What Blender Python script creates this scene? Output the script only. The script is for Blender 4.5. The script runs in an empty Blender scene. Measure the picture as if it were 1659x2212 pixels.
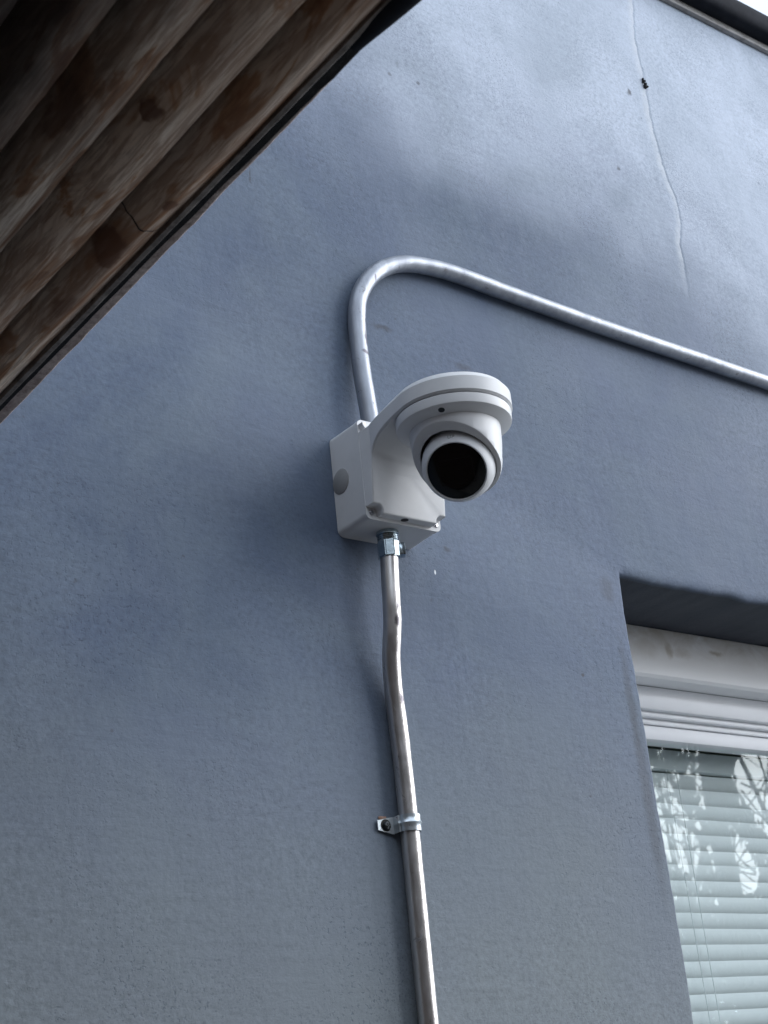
import bpy, bmesh, math, random
from mathutils import Vector, Matrix, noise

random.seed(7)
scene = bpy.context.scene
COL = scene.collection
R = math.radians

# ------------------------------------------------------------------ camera
CAM = Vector((0.0, -1.2, 1.6))
RIGHT = Vector((0.80016659, -0.59176907, -0.09768726))
DOWN = Vector((0.15849366, 0.36570657, -0.91713601))
FWD = Vector((0.5784576, 0.71837878, 0.38641782))
cd = bpy.data.cameras.new('camera')
cd.sensor_fit = 'VERTICAL'
cd.sensor_height = 24.0
cd.sensor_width = 18.0
cd.lens = 24.0 * 3282.78 / 2212.0
cd.clip_start = 0.02
cd.clip_end = 500.0
cd.dof.use_dof = True
cd.dof.focus_distance = 1.62
cd.dof.aperture_fstop = cd.lens / 2.7
cam = bpy.data.objects.new('camera', cd)
COL.objects.link(cam)
up, back = -DOWN, -FWD
cam.matrix_world = Matrix(((RIGHT.x, up.x, back.x, CAM.x), (RIGHT.y, up.y, back.y, CAM.y), (RIGHT.z, up.z, back.z, CAM.z), (0, 0, 0, 1)))
scene.camera = cam

# ------------------------------------------------------------------ light
SUN_EL, SUN_AZ = R(19), R(121)           # azimuth from +Y towards +X
world = bpy.data.worlds.new('World')
scene.world = world
world.use_nodes = True
wn = world.node_tree.nodes
bg = wn['Background']
sky = wn.new('ShaderNodeTexSky')
sky.sky_type = 'NISHITA'
sky.sun_disc = False
sky.sun_elevation = SUN_EL
sky.sun_rotation = SUN_AZ
sky.air_density = 1.0
sky.dust_density = 1.0
sky.ozone_density = 1.0
wtc = wn.new('ShaderNodeTexCoord')
wno = wn.new('ShaderNodeTexNoise')
wno.inputs['Scale'].default_value = 1.7
wno.inputs['Detail'].default_value = 6
wno.inputs['Roughness'].default_value = .55
wra = wn.new('ShaderNodeValToRGB')
wra.color_ramp.elements[0].position = .25
wra.color_ramp.elements[1].position = .40
wmx = wn.new('ShaderNodeMix')
wmx.data_type = 'RGBA'
wl = world.node_tree.links.new
wl(wtc.outputs['Generated'], wno.inputs['Vector'])
wl(wno.outputs['Fac'], wra.inputs[0])
wl(wra.outputs[0], wmx.inputs[0])
wl(sky.outputs[0], wmx.inputs[6])
# sunlit cloud in the sky texture's own units, thicker and brighter towards the horizon
wsp = wn.new('ShaderNodeSeparateXYZ')
wl(wtc.outputs['Generated'], wsp.inputs[0])
whr = wn.new('ShaderNodeMapRange')
whr.inputs[1].default_value = 0.02
whr.inputs[2].default_value = 0.62
whr.inputs[3].default_value = 1.75
whr.inputs[4].default_value = 0.75
wl(wsp.outputs[2], whr.inputs[0])
wcl = wn.new('ShaderNodeVectorMath')
wcl.operation = 'SCALE'
wcl.inputs[0].default_value = (8.0, 9.0, 10.4)
wl(whr.outputs[0], wcl.inputs['Scale'])
wl(wcl.outputs[0], wmx.inputs[7])
wl(wmx.outputs[2], bg.inputs['Color'])
bg.inputs['Strength'].default_value = 0.125
sd = bpy.data.lights.new('sun', 'SUN')
sd.energy = 1.6
sd.angle = R(52)
sd.color = (1.0, 0.99, 0.98)
sun = bpy.data.objects.new('sun', sd)
COL.objects.link(sun)
to_sun = Vector((math.sin(SUN_AZ) * math.cos(SUN_EL), math.cos(SUN_AZ) * math.cos(SUN_EL), math.sin(SUN_EL)))
sun.rotation_euler = to_sun.to_track_quat('Z', 'Y').to_euler()
sun.location = (4, -4, 8)

vs = scene.view_settings
vs.view_transform = 'Standard'
vs.look = 'None'
vs.gamma = 1.0
vs.use_curve_mapping = False
vs.exposure = 0.88


# ------------------------------------------------------------------ helpers
def tag(o, label=None, cat=None, group=None, kind=None):
    if label: o['label'] = label
    if cat: o['category'] = cat
    if group: o['group'] = group
    if kind: o['kind'] = kind
    return o


def empty(name, loc):
    o = bpy.data.objects.new(name, None)
    o.empty_display_size = 0.02
    o.location = loc
    COL.objects.link(o)
    return o


def world_loc(o):
    v = Vector(o.location)
    return v if o.parent is None else v + o.matrix_parent_inverse.to_translation() + world_loc(o.parent)


def build(name, bm, mats, parent=None, smooth=35):
    me = bpy.data.meshes.new(name)
    bm.normal_update()
    bm.to_mesh(me)
    bm.free()
    for m in (mats if isinstance(mats, (list, tuple)) else [mats]):
        me.materials.append(m)
    if smooth:
        for p in me.polygons: p.use_smooth = True
        me.set_sharp_from_angle(angle=R(smooth))
    o = bpy.data.objects.new(name, me)
    COL.objects.link(o)
    if parent is not None:
        o.parent = parent
        o.matrix_parent_inverse = Matrix.Translation(world_loc(parent)).inverted()
    return o


def add_box(bm, x0, x1, y0, y1, z0, z1, bev=0.0, seg=2):
    r = bmesh.ops.create_cube(bm, size=1.0)
    vs_ = r['verts']
    for v in vs_:
        v.co = Vector((x0 + (v.co.x + .5) * (x1 - x0), y0 + (v.co.y + .5) * (y1 - y0), z0 + (v.co.z + .5) * (z1 - z0)))
    if bev > 0:
        es = list({e for v in vs_ for e in v.link_edges})
        bmesh.ops.bevel(bm, geom=es, offset=bev, segments=seg, affect='EDGES', profile=0.5)
    return vs_


def add_lathe(bm, prof, seg=64, frame=None):
    """profile of (radius, axial) turned about local z, then mapped through frame (4x4)"""
    fr = frame or Matrix.Identity(4)
    rings = []
    for r, a in prof:
        if r <= 1e-7:
            rings.append([bm.verts.new(fr @ Vector((0, 0, a)))])
        else:
            rings.append([bm.verts.new(fr @ Vector((r * math.cos(2 * math.pi * k / seg), r * math.sin(2 * math.pi * k / seg), a))) for k in range(seg)])
    for A, B in zip(rings, rings[1:]):
        for k in range(seg):
            k2 = (k + 1) % seg
            if len(A) == 1 and len(B) == 1: continue
            if len(A) == 1: f = (A[0], B[k], B[k2])
            elif len(B) == 1: f = (A[k], B[0], A[k2])
            else: f = (A[k], B[k], B[k2], A[k2])
            bm.faces.new(f)
    return rings


def axis_frame(origin, z):
    z = Vector(z).normalized()
    x = z.orthogonal().normalized()
    y = z.cross(x)
    return Matrix(((x.x, y.x, z.x, origin[0]), (x.y, y.y, z.y, origin[1]), (x.z, y.z, z.z, origin[2]), (0, 0, 0, 1)))


def smooth_path(pts, sub=6):
    pts = [Vector(p) for p in pts]
    out = []
    for i in range(len(pts) - 1):
        p0, p1, p2, p3 = pts[max(i - 1, 0)], pts[i], pts[i + 1], pts[min(i + 2, len(pts) - 1)]
        for s in range(sub):
            t = s / sub
            out.append(.5 * ((2 * p1) + (p2 - p0) * t + (2 * p0 - 5 * p1 + 4 * p2 - p3) * t * t + (3 * p1 - p0 - 3 * p2 + p3) * t ** 3))
    out.append(pts[-1])
    return out


def add_tube(bm, path, rad, seg=28, cap=True, jit=0.0):
    prev = None
    n = None
    first = None
    for i, p in enumerate(path):
        t = (path[min(i + 1, len(path) - 1)] - path[max(i - 1, 0)]).normalized()
        if n is None: n = t.orthogonal().normalized()
        n = (n - t * n.dot(t)).normalized()
        b = t.cross(n)
        r = rad(i / (len(path) - 1)) if callable(rad) else rad
        ring = []
        for k in range(seg):
            a = 2 * math.pi * k / seg
            d = n * math.cos(a) + b * math.sin(a)
            rr = r
            if jit: rr += jit * noise.noise((p + d * r) * 60)
            ring.append(bm.verts.new(p + d * rr))
        if prev:
            for k in range(seg):
                bm.faces.new((prev[k], prev[(k + 1) % seg], ring[(k + 1) % seg], ring[k]))
        else:
            first = ring
        prev = ring
    if cap:
        bm.faces.new(list(reversed(first)))
        bm.faces.new(prev)


def add_prism(bm, poly, fn0, fn1):
    """poly of 2D points; fn0/fn1 map them to the near and far 3D outline"""
    a = [bm.verts.new(fn0(p)) for p in poly]
    b = [bm.verts.new(fn1(p)) for p in poly]
    n = len(poly)
    bm.faces.new(a)
    bm.faces.new(list(reversed(b)))
    for k in range(n):
        bm.faces.new((a[k], b[k], b[(k + 1) % n], a[(k + 1) % n]))
    bmesh.ops.recalc_face_normals(bm, faces=bm.faces)


def round_rect(x0, x1, z0, z1, r, seg=6):
    out = []
    for cx, cz, a0 in ((x1 - r, z1 - r, 0), (x0 + r, z1 - r, 90), (x0 + r, z0 + r, 180), (x1 - r, z0 + r, 270)):
        for k in range(seg + 1):
            a = R(a0 + 90 * k / seg)
            out.append((cx + r * math.cos(a), cz + r * math.sin(a)))
    return out


# ------------------------------------------------------------------ material helpers
class NT:
    def __init__(s, name):
        s.m = bpy.data.materials.new(name)
        s.m.use_nodes = True
        s.t = s.m.node_tree
        s.n = s.t.nodes
        s.b = s.n['Principled BSDF']
        s.co = s.n.new('ShaderNodeTexCoord').outputs['Object']

    def link(s, a, b): s.t.links.new(a, b)

    def put(s, sock, v):
        if isinstance(v, bpy.types.NodeSocket): s.link(v, sock)
        elif v is not None: sock.default_value = v

    def math(s, op, a, b=None, c=None, clamp=False):
        n = s.n.new('ShaderNodeMath'); n.operation = op; n.use_clamp = clamp
        for i, v in enumerate((a, b, c)): s.put(n.inputs[i], v)
        return n.outputs[0]

    def noise(s, scale, detail=4, rough=.55, dist=0, vec=None):
        n = s.n.new('ShaderNodeTexNoise')
        s.link(vec or s.co, n.inputs['Vector'])
        n.inputs['Scale'].default_value = scale
        n.inputs['Detail'].default_value = detail
        n.inputs['Roughness'].default_value = rough
        n.inputs['Distortion'].default_value = dist
        return n.outputs['Fac']

    def vor(s, scale, vec=None, feature='F1'):
        n = s.n.new('ShaderNodeTexVoronoi'); n.feature = feature
        s.link(vec or s.co, n.inputs['Vector'])
        n.inputs['Scale'].default_value = scale
        return n.outputs['Distance']

    def ramp(s, fac, stops):
        n = s.n.new('ShaderNodeValToRGB')
        e = n.color_ramp.elements
        while len(e) < len(stops): e.new(.5)
        for i, (p, c) in enumerate(stops):
            e[i].position = p
            e[i].color = (c, c, c, 1) if isinstance(c, (int, float)) else (*c, 1)
        s.link(fac, n.inputs[0])
        return n.outputs[0]

    def mix(s, fac, a, b, mode='MIX'):
        n = s.n.new('ShaderNodeMix'); n.data_type = 'RGBA'; n.blend_type = mode
        s.put(n.inputs[0], fac)
        for i, v in ((6, a), (7, b)):
            s.put(n.inputs[i], (*v, 1) if isinstance(v, tuple) and len(v) == 3 else v)
        return n.outputs[2]

    def mapv(s, scale=(1, 1, 1), loc=(0, 0, 0), rot=(0, 0, 0), vec=None):
        n = s.n.new('ShaderNodeMapping')
        s.link(vec or s.co, n.inputs[0])
        n.inputs['Scale'].default_value = scale
        n.inputs['Location'].default_value = loc
        n.inputs['Rotation'].default_value = rot
        return n.outputs[0]

    def xyz(s, vec=None):
        n = s.n.new('ShaderNodeSeparateXYZ')
        s.link(vec or s.co, n.inputs[0])
        return n.outputs

    def bump(s, h, dist, strength=1.0, prev=None):
        n = s.n.new('ShaderNodeBump')
        s.link(h, n.inputs['Height'])
        n.inputs['Distance'].default_value = dist
        n.inputs['Strength'].default_value = strength
        if prev is not None: s.link(prev, n.inputs['Normal'])
        return n.outputs[0]

    def blob(s, p, r, warp=None, soft=.5):
        """mask 1 inside an ellipsoid at p with radii r (very large radius = ignored axis); warp is a vector"""
        n = s.n.new('ShaderNodeVectorMath'); n.operation = 'SUBTRACT'
        s.link(warp or s.co, n.inputs[0]); n.inputs[1].default_value = p
        d = s.n.new('ShaderNodeVectorMath'); d.operation = 'DIVIDE'
        s.link(n.outputs[0], d.inputs[0]); d.inputs[1].default_value = r
        l = s.n.new('ShaderNodeVectorMath'); l.operation = 'LENGTH'
        s.link(d.outputs[0], l.inputs[0])
        m = s.n.new('ShaderNodeMapRange'); m.interpolation_type = 'SMOOTHSTEP'
        s.link(l.outputs['Value'], m.inputs[0])
        m.inputs[1].default_value = 1 + soft; m.inputs[2].default_value = 1 - soft
        m.inputs[3].default_value = 0; m.inputs[4].default_value = 1
        return m.outputs[0], l.outputs['Value']

    def warp(s, scale, amt, detail=3, vec=None):
        n = s.n.new('ShaderNodeTexNoise')
        s.link(vec or s.co, n.inputs['Vector'])
        n.inputs['Scale'].default_value = scale; n.inputs['Detail'].default_value = detail
        a = s.n.new('ShaderNodeVectorMath'); a.operation = 'SUBTRACT'
        s.link(n.outputs['Color'], a.inputs[0]); a.inputs[1].default_value = (.5, .5, .5)
        m = s.n.new('ShaderNodeVectorMath'); m.operation = 'MULTIPLY_ADD'
        s.link(a.outputs[0], m.inputs[0])
        m.inputs[1].default_value = amt if isinstance(amt, tuple) else (amt, amt, amt)
        s.link(vec or s.co, m.inputs[2])
        return m.outputs[0]

    def done(s, col=None, rough=None, metal=None, normal=None, spec=None, coat=None):
        b = s.b
        if isinstance(col, tuple): col = (*col, 1)
        s.put(b.inputs['Base Color'], col)
        s.put(b.inputs['Roughness'], rough)
        s.put(b.inputs['Metallic'], metal)
        s.put(b.inputs['Specular IOR Level'], spec)
        s.put(b.inputs['Coat Weight'], coat)
        if normal is not None: s.link(normal, b.inputs['Normal'])
        return s.m


BIG = 1e4


def mat_wall():
    t = NT('painted_stucco')
    w = t.warp(3.0, .35, 4)
    big = t.noise(1.6, 5, .6, 0, w)
    mid = t.noise(6.0, 6, .62, .6)
    fine = t.noise(70, 5, .7)
    col = t.ramp(big, [(.30, (.074, .102, .160)), (.5, (.104, .135, .200)), (.70, (.146, .174, .228))])
    # paler upper right: part faded paint, part brighter light put into the colour
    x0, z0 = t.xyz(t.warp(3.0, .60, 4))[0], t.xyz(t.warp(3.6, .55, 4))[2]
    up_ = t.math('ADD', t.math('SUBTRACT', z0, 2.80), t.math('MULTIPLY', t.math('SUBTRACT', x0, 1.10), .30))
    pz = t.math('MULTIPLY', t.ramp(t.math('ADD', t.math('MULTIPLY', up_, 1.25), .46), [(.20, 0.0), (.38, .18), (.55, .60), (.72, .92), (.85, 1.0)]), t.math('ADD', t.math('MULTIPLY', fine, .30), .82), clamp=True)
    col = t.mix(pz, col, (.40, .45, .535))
    # smoky patches: uneven paint, and shade beside the eave put into the colour
    wv = t.warp(7.0, .22, 4)
    sm = None
    for p, r, k in (((1.17, 0, 2.66), (.17, BIG, .08), .85), ((.80, 0, 2.60), (.17, BIG, .12), .65), ((.72, 0, 2.24), (.34, BIG, .34), .40), ((1.10, 0, 2.40), (.12, BIG, .06), .45), ((1.08, 0, 2.14), (.10, BIG, .07), .4), ((.62, 0, 2.18), (.10, BIG, .10), .6), ((.66, 0, 2.26), (.13, BIG, .17), .8),
                    ((1.45, 0, 2.66), (.20, BIG, .05), .25), ((.70, 0, 2.05), (.13, BIG, .08), .7), ((1.15, 0, 1.90), (.12, BIG, .05), .35),
                    ((1.02, 0, 2.78), (.06, BIG, .10), .3), ((1.30, 0, 1.83), (.05, BIG, .12), .4)):
        m, _ = t.blob(p, r, wv, .9)
        m = t.math('MULTIPLY', m, k)
        sm = m if sm is None else t.math('MAXIMUM', sm, m)
    sm = t.math('MULTIPLY', sm, t.math('ADD', t.math('MULTIPLY', fine, .9), .45), clamp=True)
    col = t.mix(sm, col, (.058, .086, .138))
    col = t.mix(t.math('MULTIPLY', t.ramp(mid, [(.40, 0.0), (.66, 1.0)]), .35), col, (.18, .218, .252))
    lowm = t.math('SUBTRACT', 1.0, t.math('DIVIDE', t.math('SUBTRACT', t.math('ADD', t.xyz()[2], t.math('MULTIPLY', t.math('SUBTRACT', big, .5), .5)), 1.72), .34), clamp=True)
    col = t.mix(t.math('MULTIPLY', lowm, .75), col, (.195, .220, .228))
    grit = t.noise(150, 4, .7)
    smooth_ = t.ramp(t.noise(5.0, 4, .6), [(.36, 0.0), (.62, 1.0)])
    col = t.mix(t.math('ADD', t.math('MULTIPLY', smooth_, .6), .12), col, t.mix(1.0, col, t.ramp(grit, [(.30, .66), (.5, 1.0), (.70, 1.22)]), 'MULTIPLY'))
    pores = t.ramp(t.noise(420, 3, .6), [(.37, 1.0), (.47, 0.0)])
    gate = t.ramp(t.noise(9, 3, .6), [(.40, 0.0), (.62, 1.0)])
    col = t.mix(t.math('MULTIPLY', t.math('MULTIPLY', pores, gate), .42), col, (.085, .095, .125))
    pits = t.ramp(t.noise(210, 4, .65), [(.36, 1.0), (.44, 0.0)])
    gate2 = t.ramp(t.noise(4.2, 5, .65, .6), [(.46, 0.0), (.66, .8)])
    col = t.mix(t.math('MULTIPLY', t.math('MULTIPLY', pits, gate2), t.math('SUBTRACT', .56, t.math('MULTIPLY', pz, .4))), col, (.05, .066, .10))
    specks = t.ramp(t.noise(95, 2, .5), [(.235, 1.0), (.275, 0.0)])
    col = t.mix(t.math('MULTIPLY', specks, .55), col, (.07, .075, .09))
    # single marks: scuffs beside the pipe, nail heads, dirt by the window edge
    wf = t.warp(120, .010, 3)
    for p, r, k in (((.992, 0, 2.485), (.014, BIG, .0035), .55), ((1.112, 0, 2.462), (.012, BIG, .004), .4), ((1.2345, 0, 2.0856), (.003, BIG, .002), .8),
                    ((1.10, 0, 2.883), (.0035, BIG, .003), .6), ((1.0528, 0, 2.878), (.003, BIG, .003), .5), ((1.067, 0, 2.90), (.002, BIG, .005), .25),
                    ((1.527, 0, 3.035), (.004, BIG, .005), .8), ((1.468, 0, 2.8754), (.003, BIG, .003), .7), ((.8227, 0, 2.64), (.0012, BIG, .010), .6),
                    ((1.308, 0, 2.07), (.006, BIG, .06), .35), ((1.31, 0, 1.95), (.008, BIG, .10), .4), ((1.30, 0, 2.20), (.010, BIG, .015), .35),
                    ((1.05, 0, 2.215), (.004, BIG, .003), .5), ((1.02, 0, 2.150), (.002, BIG, .002), .3)):
        m, _ = t.blob(p, r, wf, .6)
        col = t.mix(t.math('MULTIPLY', m, k), col, (.05, .05, .055))
    m, _ = t.blob((1.0295, 0, 2.1837), (.0011, BIG, .0026), t.co, .4)
    col = t.mix(m, col, (.7, .72, .75))
    ly = t.math('MULTIPLY', t.math('GREATER_THAN', t.xyz()[2], 2.19), t.ramp(t.math('MULTIPLY', t.math('ADD', t.xyz()[1], t.math('MULTIPLY', t.math('SUBTRACT', t.noise(60, 3, .6), .5), .006)), 40), [(.06, 0.0), (.42, 1.0)]))  # underside of the lintel darkened in colour to stand for its shade
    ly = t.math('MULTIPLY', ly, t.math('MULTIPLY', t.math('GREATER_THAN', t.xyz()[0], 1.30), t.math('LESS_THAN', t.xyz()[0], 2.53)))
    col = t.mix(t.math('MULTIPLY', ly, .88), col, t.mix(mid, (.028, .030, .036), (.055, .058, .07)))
    # the crack: height, and lit and shaded flanks in colour, follow its wandering line x = f(z)
    x, y, z = t.xyz()[0], t.xyz()[1], t.xyz()[2]
    fc = t.n.new('ShaderNodeFloatCurve')
    pts = [(2.70, 1.570), (2.736, 1.572), (2.785, 1.5745), (2.820, 1.585), (2.853, 1.5855), (2.884, 1.578), (2.9145, 1.5706), (2.947, 1.5674), (2.988, 1.5643), (3.05, 1.5656), (3.094, 1.5668), (3.147, 1.5648), (3.185, 1.5694), (3.236, 1.579), (3.33, 1.585)]
    c = fc.mapping.curves[0]
    nz = lambda v: (v - 2.6) / .8
    nx = lambda v: (v - 1.5) / .15
    c.points[0].location = (0, nx(1.568)); c.points[-1].location = (1, nx(1.585))
    for zz, xx in pts: c.points.new(nz(zz), nx(xx))
    fc.mapping.update()
    t.link(t.math('MULTIPLY', t.math('SUBTRACT', z, 2.6), 1 / .8), fc.inputs['Value'])
    xc = t.math('ADD', t.math('MULTIPLY', fc.outputs[0], .15), 1.5)
    wob = t.math('MULTIPLY', t.math('SUBTRACT', t.noise(55, 3, .6), .5), .010)
    d = t.math('ADD', t.math('SUBTRACT', x, xc), wob)
    dn = t.math('ADD', t.math('MULTIPLY', d, 10), .5)
    prof = t.ramp(dn, [(.30, .62), (.47, .36), (.500, .28), (.545, .95), (.62, .80), (.85, .62)])
    zin = t.ramp(t.math('MULTIPLY', t.math('SUBTRACT', z, 2.6), 1 / .8), [(.10, 0.0), (.20, 1.0)])
    line = t.math('MULTIPLY', t.ramp(dn, [(.49, 0.0), (.508, 1.0), (.53, 0.0)]), zin)
    col = t.mix(t.math('MULTIPLY', line, .03), col, (.10, .12, .16))
    pale = t.math('MULTIPLY', t.ramp(dn, [(.36, 0.0), (.46, 1.0), (.495, 1.0), (.505, 0.0)]), zin)
    col = t.mix(t.math('MULTIPLY', t.math('MULTIPLY', pale, t.ramp(t.noise(30, 3, .6), [(.35, .3), (.6, 1.0)])), .7), col, (.46, .49, .53))
    # relief
    st = t.math('ADD', t.noise(230, 4, .6, .3), t.math('MULTIPLY', t.noise(60, 3, .5), .8))
    tro = t.noise(14, 4, .5, .8, t.mapv((1.6, 1, .7), rot=(0, R(25), 0)))
    n = t.bump(st, .0010, .42)
    n = t.bump(t.math('SUBTRACT', 1.0, t.math('MULTIPLY', pits, gate2)), .0008, .5, n)
    n = t.bump(tro, .006, .16, n)
    n = t.bump(t.noise(38, 4, .6, .4, t.mapv((.35, 1, 1.5), rot=(0, R(-28), 0))), .0022, .35, n)
    n = t.bump(t.math('MULTIPLY', prof, zin), .009, .22, n)
    return t.done(col, t.math('ADD', t.math('MULTIPLY', mid, .25), .55), 0, n, .25)


def mat_plastic(name, col, rough=.42, dirt=.06):
    t = NT(name)
    a = t.noise(35, 4, .6)
    c = t.mix(t.math('MULTIPLY', t.ramp(a, [(.45, 0.0), (.75, 1.0)]), dirt), col, tuple(.6 * v for v in col))
    n = t.bump(t.noise(900, 2, .5), .00004, .3)
    return t.done(c, t.math('ADD', t.math('MULTIPLY', a, .12), rough - .06), 0, n, .4)


def mat_conduit(name, cols, metal):
    t = NT(name)
    st = t.noise(40, 5, .65, .2, t.mapv((1.6, 1.6, .22)))
    sp = t.noise(140, 4, .6)
    c = t.ramp(st, [(.3, cols[0]), (.55, cols[1]), (.75, cols[2])])
    sc = t.ramp(t.noise(55, 4, .7, .8), [(.30, 1.0), (.37, 0.0)])
    c = t.mix(t.math('MULTIPLY', sc, .7), c, (.16, .15, .16))
    wf = t.warp(150, .006, 2)
    for p, r in (((.941, -.036, 2.105), (.003, .02, .006)), ((.9425, -.036, 2.12), (.002, .02, .004)), ((.947, -.022, 2.025), (.0025, .02, .006)),
                 ((.9475, -.02, 2.43), (.006, .02, .0022)), ((.975, -.02, 2.538), (.0022, .02, .004)), ((.9555, -.02, 2.475), (.003, .02, .0025)), ((.950, -.02, 2.45), (.002, .02, .01))):
        m, _ = t.blob(p, r, wf, .5)
        c = t.mix(t.math('MULTIPLY', m, .85), c, (.07, .06, .075))
    n = t.bump(st, .0006, .35)
    n = t.bump(sp, .0004, .3, n)
    r = t.math('ADD', t.math('MULTIPLY', sp, .24), .20 + (.10 if metal < .7 else 0))
    r = t.math('ADD', r, t.math('MULTIPLY', sc, .25))
    return t.done(c, r, metal, n)


def mat_metal(name, col, rough=.22, metal=1.0, scale=90):
    t = NT(name)
    a = t.noise(scale, 4, .6)
    c = t.mix(a, col, tuple(.72 * v for v in col))
    return t.done(c, t.math('ADD', t.math('MULTIPLY', a, .2), rough - .1), metal, t.bump(a, .0003, .35))


def mat_wood():
    t = NT('weathered_boards')
    x, y, z = t.xyz()[:3]
    # figure: stretched along y, drawn round the knots
    knots = [((.392, -.527, 0), (.0055, .0075, BIG), .8), ((.4365, -.374, 0), (.0105, .019, BIG), .85), ((.4465, -.450, 0), (.0055, .0095, BIG), .8), ((.440, -.300, 0), (.005, .020, BIG), .5), ((.408, -.33, 0), (.004, .012, BIG), .4), ((.345, -.50, 0), (.006, .03, BIG), .6)]
    idx = None
    for e_ in (.4205, .3755, .3290, .2830, .2370, .1910, .145, .099):
        q_ = t.math('LESS_THAN', x, e_ + .0005)
        idx = q_ if idx is None else t.math('ADD', idx, q_)
    cmb = t.n.new('ShaderNodeCombineXYZ')
    t.link(t.math('ADD', x, t.math('MULTIPLY', idx, .37)), cmb.inputs[0])
    t.link(t.math('ADD', y, t.math('MULTIPLY', idx, 3.13)), cmb.inputs[1])
    t.link(t.math('MULTIPLY', z, .3), cmb.inputs[2])
    bc = cmb.outputs[0]
    w1 = t.warp(26, (.018, .05, .0), 3)
    w2 = t.warp(140, (.004, .010, .0), 3, w1)
    grain_v = t.mapv((1.0, .085, .25), vec=t.warp(10, (.03, .10, .02), 3, bc))
    rings = t.noise(95, 5, .6, 1.8, grain_v)
    fig = t.noise(26, 4, .6, 2.0, t.mapv((1.0, .20, .2), vec=bc))
    fibre = t.noise(420, 4, .65, .3, t.mapv((1.0, .05, .3), vec=bc))
    c = t.ramp(fig, [(.34, (.22, .090, .045)), (.43, (.50, .30, .18)), (.48, (.80, .66, .53)), (.70, (.84, .75, .65))])
    c = t.mix(t.math('MULTIPLY', t.ramp(rings, [(.46, 0.0), (.60, 1.0)]), .42), c, (.30, .17, .10))
    c = t.mix(t.math('MULTIPLY', t.ramp(fibre, [(.45, 0.0), (.55, 1.0)]), .5), c, (.16, .09, .06))
    for i, (p, r, ka) in enumerate(knots):
        m, d = t.blob(p, r, w2, .25)
        halo, _ = t.blob(p, tuple(v * 2.1 for v in r), w1, .8)
        c = t.mix(t.math('MULTIPLY', halo, .40), c, (.24, .14, .085))
        c = t.mix(t.math('MULTIPLY', m, ka), c, (.085, .036, .022))
    # random brown stain; shade further under the eave put into the colour
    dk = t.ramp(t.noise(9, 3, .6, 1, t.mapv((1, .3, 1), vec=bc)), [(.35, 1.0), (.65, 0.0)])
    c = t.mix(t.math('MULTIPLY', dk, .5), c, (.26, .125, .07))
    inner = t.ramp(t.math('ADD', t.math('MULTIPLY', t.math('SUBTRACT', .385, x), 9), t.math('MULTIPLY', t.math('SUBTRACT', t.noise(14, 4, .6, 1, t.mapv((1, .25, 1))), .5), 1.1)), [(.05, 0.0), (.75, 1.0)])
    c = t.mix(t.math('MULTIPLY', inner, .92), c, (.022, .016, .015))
    # one drying crack across the outer board
    cx = t.math('SUBTRACT', t.math('ADD', y, t.math('MULTIPLY', t.math('SUBTRACT', t.noise(45, 2, .5), .5), .012)), -.418)
    crk = t.ramp(t.math('ADD', t.math('MULTIPLY', t.math('ABSOLUTE', cx), 60), 0.0), [(.02, 1.0), (.06, 0.0)])
    crk = t.math('MULTIPLY', crk, t.math('GREATER_THAN', x, .421))
    c = t.mix(crk, c, (.012, .009, .008))
    lum = t.math('SUBTRACT', t.math('ADD', t.math('MULTIPLY', rings, .5), t.math('MULTIPLY', fibre, .5)), crk)
    n = t.bump(lum, .0015, .6)
    return t.done(c, .72, 0, n, .25)


def mat_rough(name, cols, scale=60, rough=.85, bump=.003, spec=.2):
    t = NT(name)
    a = t.noise(scale, 6, .7)
    b = t.noise(scale * .17, 4, .6)
    c = t.ramp(a, [(.32, cols[0]), (.52, cols[1]), (.72, cols[2])])
    c = t.mix(t.math('MULTIPLY', t.ramp(b, [(.4, 0.0), (.65, 1.0)]), .5), c, cols[0])
    return t.done(c, rough, 0, t.bump(a, bump, .6), spec)


def mat_board_white():
    t = NT('stained_white_board')
    st = t.noise(22, 5, .65, .6, t.mapv((.6, 1, 1.2)))
    z = t.xyz()[2]
    topm = t.ramp(t.math('MULTIPLY', t.math('SUBTRACT', 2.2215, z), 20), [(.0, 1.0), (.75, .15), (1.0, 0.0)])
    k = t.math('MULTIPLY', topm, t.ramp(st, [(.35, 0.0), (.62, 1.0)]))
    c = t.mix(t.math('MULTIPLY', k, .8), (.86, .865, .87), (.46, .40, .31))
    wf = t.warp(90, .012, 3)
    for p, r, m_ in (((1.545, 0, 2.192), (.006, BIG, .010), .55), ((1.57, 0, 2.190), (.014, BIG, .006), .3), ((1.64, 0, 2.197), (.011, BIG, .003), .6), ((1.50, 0, 2.19), (.02, BIG, .012), .2)):
        m, _ = t.blob(p, r, wf, .7)
        c = t.mix(t.math('MULTIPLY', m, m_), c, (.33, .27, .18))
    return t.done(c, .55, 0, t.bump(st, .0015, .3), .3)


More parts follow.
